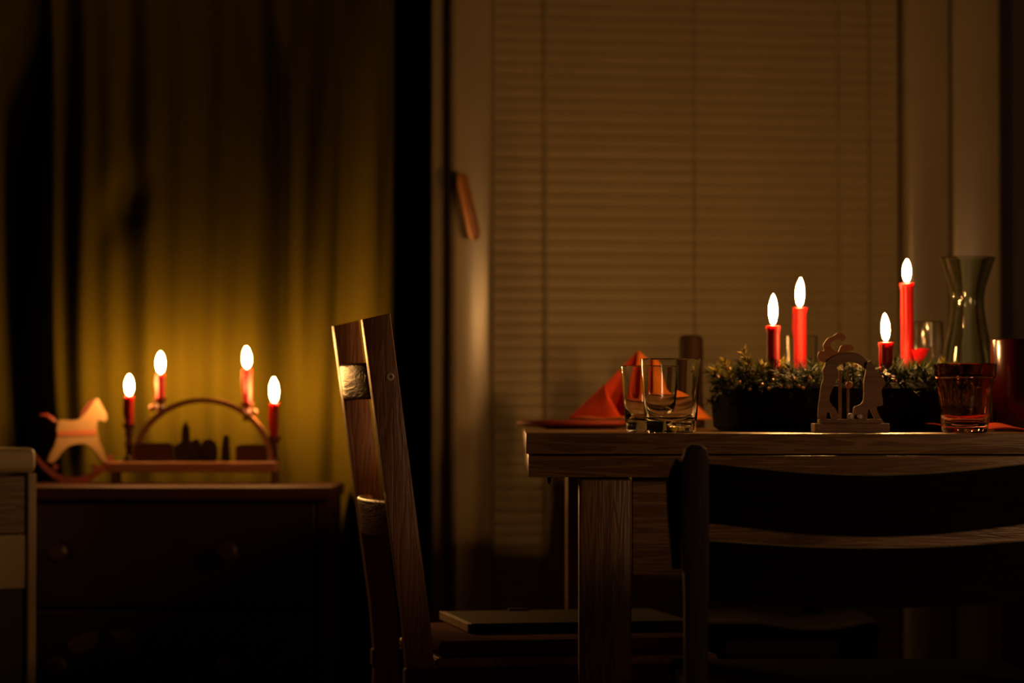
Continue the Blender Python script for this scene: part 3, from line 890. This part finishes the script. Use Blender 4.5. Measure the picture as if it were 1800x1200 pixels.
# carafe
yc = 4.37
cc = P(1701, 600, yc); H = P(0, 453, yc).z - ZT
R = lambda px: S(px, yc)
zz = lambda py: P(0, py, yc).z - ZT
op = [(R(49), H), (R(46), zz(462)), (R(39), zz(482)), (R(32), zz(505)), (R(29), zz(525)), (R(29.5), zz(545)), (R(34), zz(575)), (R(41), zz(608)), (R(48), zz(645)), (R(54), zz(690)), (R(55), zz(720)), (R(50), 0.006), (R(45), 0.0)]
wl = 0.003
prof = [(0, 0.0)] + op[::-1] + [(R(49) - wl, H - 0.0005)] + [(r - wl, z) for r, z in op[1:-2]] + [(R(48) - wl, 0.014), (R(40) - wl, 0.010), (0, 0.009)]
solid('glass_carafe', 'tall waisted smoky green glass carafe at the right of the candles', 'carafe', cc.x, yc, prof, M['glass_green'], 56)
# red beaker at right edge
rc = P(1741, 700, 4.03).x + 0.046
h_ = P(0, 597, 4.03).z - ZT
solid('red_beaker', 'large deep red beaker at the right edge of the picture', 'cup', rc, 4.03,
      [(0, 0), (0.040, 0), (0.042, 0.003), (0.0445, h_ * .5), (0.046, h_ - 0.002), (0.0452, h_), (0.0440, h_ - 0.002), (0.0425, h_ * .5), (0.040, 0.008), (0.035, 0.006), (0, 0.006)], M['red_cup'])
# dark brown mill
mp_ = P(1215, 650, 4.645); mh = P(0, 589, 4.645).z - ZT
mill = thing('pepper_mill', 'dark brown wooden mill standing behind the front tumbler', 'pepper mill', (mp_.x, 4.645, ZT + 0.0003))
bm = bmesh.new(); lathe(bm, [(0, 0), (0.021, 0), (0.022, 0.004), (0.021, 0.03), (0.0185, 0.06), (0.019, mh - 0.045), (0, mh - 0.045)], 28); obj('mill_body', bm, M['mill'], mill, smooth=True)
bm = bmesh.new(); lathe(bm, [(0, 0), (0.019, 0), (0.0195, 0.004), (0.0195, 0.036), (0.017, 0.042), (0.012, 0.044), (0, 0.044)], 28, (0, 0, mh - 0.0445)); obj('mill_head', bm, M['mill'], mill, smooth=True)

# dark red plate, overhanging the table end a little
pc = (0.110, 4.525)
plate = bmesh.new()
lathe(plate, [(0, 0.0), (0.055, 0.0), (0.060, 0.002), (0.078, 0.0022), (0.0985, 0.0055), (0.1022, 0.0080), (0.1026, 0.0112), (0.1010, 0.0134), (0.0980, 0.0136), (0.077, 0.0078), (0.060, 0.0050), (0, 0.0045)], 64)
tag(obj('dinner_plate', plate, M['plate'], smooth=True, loc=(pc[0], pc[1], ZT + 0.0003)), 'dark red plate jutting over the left end of the table, under the napkin', 'plate')

# folded red napkin standing on the plate
def Q(px, py, Y): return P(px, py, Y)
YN = 4.53
apex = Q(1122, 615, YN)
nap = thing('folded_napkin', 'red paper napkin, candlelit flaps painted orange, folded to a standing point on the plate', 'napkin', (0, 0, ZT))
def loc(p): return Vector((p.x, p.y, p.z - ZT))
def tri_sheet(name, a, b, c, bulge, mat, n=14, wave=0.0, t=0.0012):
    """curved triangular paper panel a (apex) - b - c, pushed towards the viewer by bulge"""
    bm = bmesh.new()
    V = []
    for i in range(n + 1):
        row = []
        for j in range(i + 1):
            u = i / n; v = (j / i) if i else 0
            p = a.lerp(b.lerp(c, v), u)
            k = 4 * v * (1 - v) * u * u
            p = p + Vector((0, -bulge * k + wave * math.sin(7 * v + 3 * u) * u, 0))
            row.append(bm.verts.new(loc(p)))
        V.append(row)
    for i in range(n):
        for j in range(i + 1):
            bm.faces.new((V[i][j], V[i + 1][j], V[i + 1][j + 1]))
            if j < i: bm.faces.new((V[i][j], V[i + 1][j + 1], V[i][j + 1]))
    o = obj(name, bm, mat, nap, smooth=True)
    m_ = o.modifiers.new('paper', 'SOLIDIFY'); m_.thickness = t; m_.offset = 0
    return o
zr = ZT + 0.0195
zlow = ZT + 0.0145
Lp = Q(1000, 737, YN - 0.015); Lp.z = ZT + 0.0175
Rp = Vector((Q(1250, 755, YN).x, YN - 0.02, zlow + 0.001))
Fp = Vector((Q(1108, 748, YN - 0.07).x, YN - 0.058, ZT + 0.0165))
Bk = Vector((Q(1150, 750, YN + 0.05).x, YN + 0.055, ZT + 0.004))
tri_sheet('back_panel', apex + Vector((0, 0.004, 0)), Lp + Vector((0.01, 0.02, 0.002)), Rp + Vector((-0.012, 0.02, 0.002)), -0.03, M['napkin'], wave=0.003)
tri_sheet('right_flap', apex, Fp, Rp, 0.020, M['napkin_lit'], wave=0.003)
# left flap: lower half only, its curled edge opens on the dark inside
e1 = Q(1062, 676, YN - 0.012)
bm = bmesh.new()
edge_top = [Lp.lerp(e1, t) for t in [k / 10 for k in range(11)]]
curl = [Q(x, y, YN - d_) for x, y, d_ in ((1000, 738, 0.015), (1018, 741, 0.025), (1036, 744, 0.034), (1052, 745, 0.042), (1066, 745, 0.05), (1078, 744, 0.055), (1088, 743, 0.058), (1094, 738, 0.058), (1088, 727, 0.05), (1074, 703, 0.03), (1066, 682, 0.014))]
grid = []
for r in range(7):
    t = r / 6
    row = []
    for k in range(11):
        p = edge_top[k].lerp(curl[k], t)
        p = p + Vector((0, -0.014 * math.sin(PI * t) * (k / 10), 0))
        p.z = max(p.z, ZT + 0.0160)
        row.append(loc(p))
    grid.append(row)
sheet(bm, grid)
o = obj('left_flap', bm, M['napkin'], nap, smooth=True); m_ = o.modifiers.new('paper', 'SOLIDIFY'); m_.thickness = 0.0012; m_.offset = 0
# lower loose corner spread on the plate
bm = bmesh.new()
grid = []
for r in range(7):
    t = r / 6
    row = []
    for k in range(13):
        s = k / 12
        x = P(1012 + 120 * s, 750, YN - 0.05).x
        y = YN - 0.035 - 0.060 * t * math.sin(PI * (0.12 + 0.80 * s))
        z = ZT + 0.0190 - 0.0012 * t + 0.0014 * math.sin(9 * s + 2 * t)
        row.append((x, y, z - ZT))
    grid.append(row)
sheet(bm, grid)
o = obj('loose_corner', bm, M['napkin_lit'], nap, smooth=True); m_ = o.modifiers.new('paper', 'SOLIDIFY'); m_.thickness = 0.0012; m_.offset = 0

# flat red napkin behind the rose tumbler
bm = bmesh.new(); grid = []
for r in range(9):
    t = r / 8
    row = []
    for k in range(25):
        s = k / 24
        x = P(1634, 750, 3.93).x + 0.155 * s + 0.004 * math.sin(6 * t)
        y = 3.888 + 0.078 * t + 0.004 * math.sin(9 * s)
        z = 0.0042 + 0.0042 * math.sin(11 * s + 1.0) * (0.4 + 0.6 * t) + 0.006 * max(0, 1 - s * 7) * (1 - t) + 0.004 * t
        row.append((x, y, ZT + max(0.0012, z)))
    grid.append(row)
sheet(bm, grid)
o = obj('flat_napkin', bm, M['napkin'], smooth=True); m_ = o.modifiers.new('paper', 'SOLIDIFY'); m_.thickness = 0.0012; m_.offset = 0
tag(o, 'crumpled red napkin lying flat behind the rose tumbler', 'napkin')

# --- advent wreath
WX, WY, WR = P(1479, 700, 4.15).x, 4.15, 0.187
wreath = thing('advent_wreath', 'round dark wreath bowl topped with fir sprigs, carrying four red candles', 'wreath', (WX, WY, ZT))
wz = P(0, 672, 4.0).z - ZT
bm = bmesh.new()
lathe(bm, [(0.09, 0.0005), (WR - 0.012, 0.0005), (WR - 0.004, 0.006), (WR, wz * 0.5), (WR - 0.004, wz * 0.88), (WR - 0.018, wz), (0.115, wz), (0.075, wz - 0.01), (0.07, wz * 0.5), (0.075, 0.006)], 64, closed=True)
for v in bm.verts:
    a = math.atan2(v.co.y, v.co.x)
    k = 1 + 0.012 * math.sin(23 * a + v.co.z * 160) + 0.01 * math.sin(9 * a)
    v.co.x *= k; v.co.y *= k
obj('wreath_ring', bm, M['basket'], wreath, smooth=True)
# fir: sprigs of needles
def sprig(verts, faces, base_p, d, length, nd=26, nl=0.016, nw=0.0009):
    d = d.normalized()
    s = d.cross(Vector((0, 0, 1)))
    if s.length < 0.1: s = d.cross(Vector((1, 0, 0)))
    s.normalize(); u = s.cross(d)
    def strip(a, b, w0, w1, side):
        i = len(verts)
        nrm = (b - a).cross(side).normalized() * w0 * 0.5
        verts.extend([a - side * w0, a + side * w0, a + nrm * 2, b])
        faces.extend([(i, i + 1, i + 3), (i + 1, i + 2, i + 3), (i + 2, i, i + 3)])
    strip(base_p, base_p + d * length, 0.0014, 0.0005, s)
    for k in range(nd):
        t = 0.1 + 0.9 * k / nd
        a = random.uniform(0, 2 * PI)
        o_ = s * math.cos(a) + u * math.sin(a)
        p = base_p + d * length * t
        q = p + (o_ * 0.8 + d * 0.62).normalized() * nl * random.uniform(0.7, 1.1)
        sd_ = (q - p).cross(d)
        if sd_.length < 1e-6: continue
        strip(p, q, nw, 0, sd_.normalized())
def fir_mesh(name, n, gen, mat, parent, kind='stuff'):
    verts, faces = [], []
    for k in range(n): gen(verts, faces, k)
    me = bpy.data.meshes.new(name); me.from_pydata([tuple(v) for v in verts], [], faces); me.update()
    o = link(name, me, mat, parent)
    if kind: o['kind'] = kind
    return o
def g_main(v, f, k):
    a = random.uniform(0, 2 * PI); r = random.uniform(0.085, WR - 0.012)
    b = Vector((r * math.cos(a), r * math.sin(a), wz - 0.006 + random.uniform(-0.004, 0.008)))
    out = (r - 0.125) / 0.06
    d = Vector((math.cos(a) * out * 0.6 + random.uniform(-.8, .8), math.sin(a) * out * 0.6 + random.uniform(-.8, .8), random.uniform(0.12, 0.95)))
    L_ = random.uniform(0.020, 0.038)
    sprig(v, f, b, d, L_)
fir_mesh('fir_greenery', 640, g_main, M['fir'], wreath)
def g_hang(v, f, k):
    a = random.uniform(0, 2 * PI); r = WR - 0.004
    b = Vector((r * math.cos(a), r * math.sin(a), wz - random.uniform(0.0, 0.028)))
    sprig(v, f, b, Vector((math.cos(a) * .5 + random.uniform(-.6, .6), math.sin(a) * .5 + random.uniform(-.6, .6), random.uniform(-.9, .2))), random.uniform(0.009, 0.016), nd=16, nl=0.009)
fir_mesh('fir_fringe', 210, g_hang, M['fir'], wreath)
# upright twigs, candlelight painted in as paler needles
for px, py0, py1, Y, lx in ((1335, 668, 612, 4.06, -0.022), (1322, 668, 640, 4.05, 0.012), (1392, 655, 620, 4.18, -0.012), (1440, 662, 628, 4.10, 0.010), (1290, 690, 655, 4.10, -0.012), (1272, 690, 668, 4.15, -0.010),
                            (1606, 662, 640, 4.1, 0.012), (1634, 664, 626, 4.17, 0.022), (1650, 668, 640, 4.2, 0.016), (1585, 664, 645, 4.08, -0.01), (1500, 672, 640, 4.2, 0.01), (1525, 672, 645, 4.22, -0.012), (1455, 668, 645, 4.25, 0.008)):
    p0 = P(px, py0, Y); hgt = S(py0 - py1, Y)
    vs, fs = [], []
    sprig(vs, fs, Vector((p0.x - WX, Y - WY, wz - 0.004)), Vector((lx, random.uniform(-.008, .008), hgt)), hgt + 0.010, nd=84, nl=0.016, nw=0.0015)
    me = bpy.data.meshes.new('fir_twig'); me.from_pydata([tuple(v) for v in vs], [], fs); me.update()
    link('fir_twig', me, M['fir_lit'], wreath)
bm0 = bmesh.new(); bmesh.ops.create_uvsphere(bm0, u_segments=12, v_segments=8, radius=0.0025)
b0 = obj('glint_bead', bm0, M['glint_bead'], wreath, smooth=True)
spots = [(1358, 668), (1372, 679), (1395, 665), (1424, 664), (1351, 683), (1386, 680), (1404, 678), (1412, 682), (1318, 684), (1340, 676), (1455, 655), (1573, 668), (1564, 661), (1300, 672), (1262, 662), (1282, 648), (1505, 642), (1535, 648)]
for k, (px, py) in enumerate(spots):
    o = b0 if k == 0 else b0.copy()
    if k: COL.objects.link(o); o.parent = wreath
    # on the outside of the fir mound, towards the viewer
    x = P(px, py, 4.02).x - WX
    yy = -math.sqrt(max(0.0004, (WR + 0.012) ** 2 - x * x)) if py > 658 else -math.sqrt(max(0.0004, 0.16 ** 2 - min(x * x, 0.02)))
    pz = P(px, py, WY + yy)
    o.location = (pz.x - WX, yy, pz.z - ZT)
# red ribbon loop beside the tallest candle
bm = bmesh.new(); grid = []
rc0 = P(1614, 640, 4.20)
for r in range(5):
    t = r / 4
    row = []
    for k in range(13):
        a = 2 * PI * k / 12
        rr = 0.004 + 0.009 * t
        row.append((rc0.x - WX + rr * math.cos(a) + 0.003 * t, rc0.y - WY + rr * math.sin(a) * 0.8, rc0.z - ZT + 0.022 * t + 0.002 * t * math.sin(3 * a)))
    grid.append(row)
sheet(bm, grid); bmesh.ops.remove_doubles(bm, verts=bm.verts[:], dist=1e-5)
o = obj('ribbon_flower', bm, M['ribbon'], wreath, smooth=True, label='bright red ribbon flower'); m_ = o.modifiers.new('t', 'SOLIDIFY'); m_.thickness = 0.0008
# the four candles on a ring
zb = ZT + wz + 0.0005
cand = [
    (1359, WY - 0.064, 573, 515, (0.0004, 0), 'lit red candle leftmost on the fir wreath, nearest the mill', 0),
    (1406, WY + 0.099, 541, 487, (0.0014, 0), 'tall lit red candle second from the left on the fir wreath', 1),
    (1557, WY - 0.099, 602, 549, (-0.0014, 0), 'shortest lit red candle, beside the cut-out wooden ornament', 2),
    (1594, WY + 0.064, 498, 454, (0.0004, 0), 'tallest lit red candle on the wreath, next to the carafe', 2),
]
for px, Y, ct, ft, lean, lab, dr in cand:
    p = P(px, ct, Y); pf = P(px, ft, Y)
    candle('wreath_candle', lab, 'candles on the wreath', p.x, Y, zb, p.z, 0.0096, pf.z - p.z - 0.003, 0.0066, lean, 0.14, dr)

# --- cut-out wooden ornament in front of the wreath
YO = 3.86
oc = P(1494, 757, YO)
orn = thing('cutout_ornament', 'small plywood cut-out ornament with two figures under an arch, before the wreath', 'ornament', (oc.x, YO, ZT + 0.0003))
def OL(cx, cy):
    p = P(1360 + cx / 6.0, 570 + cy / 6.0, YO); return (p.x - oc.x, p.z - ZT)
def op_(name, pts, y0, y1, mat, k=0, lab=None):
    pp = smooth_pts(pts, k) if k else pts
    bm = bmesh.new(); prism(bm, [OL(a, b) for a, b in pp], y0, y1)
    return obj(name, bm, mat, orn, label=lab)
x0, zt_ = OL(412, 1045); x1, _ = OL(1200, 1045)
bm = bmesh.new(); box(bm, x0, x1, -0.024, 0.024, 0.0, zt_, 0.0012); obj('base', bm, M['ply'], orn)
a0, zs = OL(470, 1000); a1, _ = OL(1120, 1000)
bm = bmesh.new(); box(bm, a0, a1, -0.016, 0.016, zt_, zs, 0.001); obj('step', bm, M['ply'], orn)
op_('cutout_figure', [(470, 1010), (468, 880), (480, 790), (498, 650), (522, 570), (515, 490), (545, 435), (610, 425), (670, 470), (680, 530), (650, 620), (610, 700), (585, 790), (610, 850), (655, 900), (690, 1000), (620, 1008), (590, 930), (560, 940), (545, 1010)], -0.003, 0.003, M['ply'], 3, 'left cut-out figure in a long coat')
rf = op_('cutout_figure', [(850, 1010), (842, 880), (905, 850), (945, 790), (948, 620), (965, 520), (985, 400), (1040, 410), (1075, 480), (1150, 560), (1172, 640), (1135, 700), (1150, 850), (1085, 870), (1105, 950), (1165, 1048), (1090, 1040), (1045, 960), (1000, 890), (985, 980), (975, 1012)], -0.003, 0.003, M['ply'], 3, 'right cut-out figure striding')
op_('roof_arch', [(515, 500), (560, 400), (640, 335), (760, 295), (880, 305), (950, 350), (1010, 420), (985, 480), (900, 420), (800, 400), (700, 430), (620, 500)], 0.0032, 0.0085, M['ply'], 3)
op_('scroll_top', [(470, 330), (490, 290), (540, 275), (530, 220), (575, 150), (640, 120), (690, 85), (740, 100), (770, 140), (740, 175), (700, 160), (640, 175), (605, 220), (640, 270), (690, 290), (720, 225), (800, 215), (850, 235), (845, 275), (770, 290), (720, 320), (640, 345), (560, 400), (500, 385), (480, 360)], 0.0086, 0.0135, M['ply_lit'], 3, 'scrolled top with candlelight painted in orange')
for c0, c1 in ((690, 722), (778, 804)):
    xa_, z0_ = OL(c0, 1000); xb_, z1_ = OL(c1, 470)
    bm = bmesh.new(); tube(bm, [((xa_ + xb_) / 2, 0.006, zs), ((xa_ + xb_) / 2, 0.006, z1_ - 0.002)], (xb_ - xa_) / 2, 12); obj('column', bm, M['ply'], orn, smooth=True)
xk, zk = OL(800, 640)
bm = bmesh.new(); bmesh.ops.create_uvsphere(bm, u_segments=14, v_segments=10, radius=0.005); bmesh.ops.translate(bm, verts=bm.verts[:], vec=(xk, 0.004, zk)); obj('ball', bm, M['ply_lit'], orn, smooth=True)
for cx_, cy_, rr in ((800, 985, 0.0042), (900, 1012, 0.0036)):
    xk, zk = OL(cx_, cy_)
    bm = bmesh.new(); bmesh.ops.create_uvsphere(bm, u_segments=14, v_segments=10, radius=rr); bmesh.ops.translate(bm, verts=bm.verts[:], vec=(xk, -0.011, zs + rr * 0.95)); obj('bead', bm, M['bead'], orn, smooth=True)
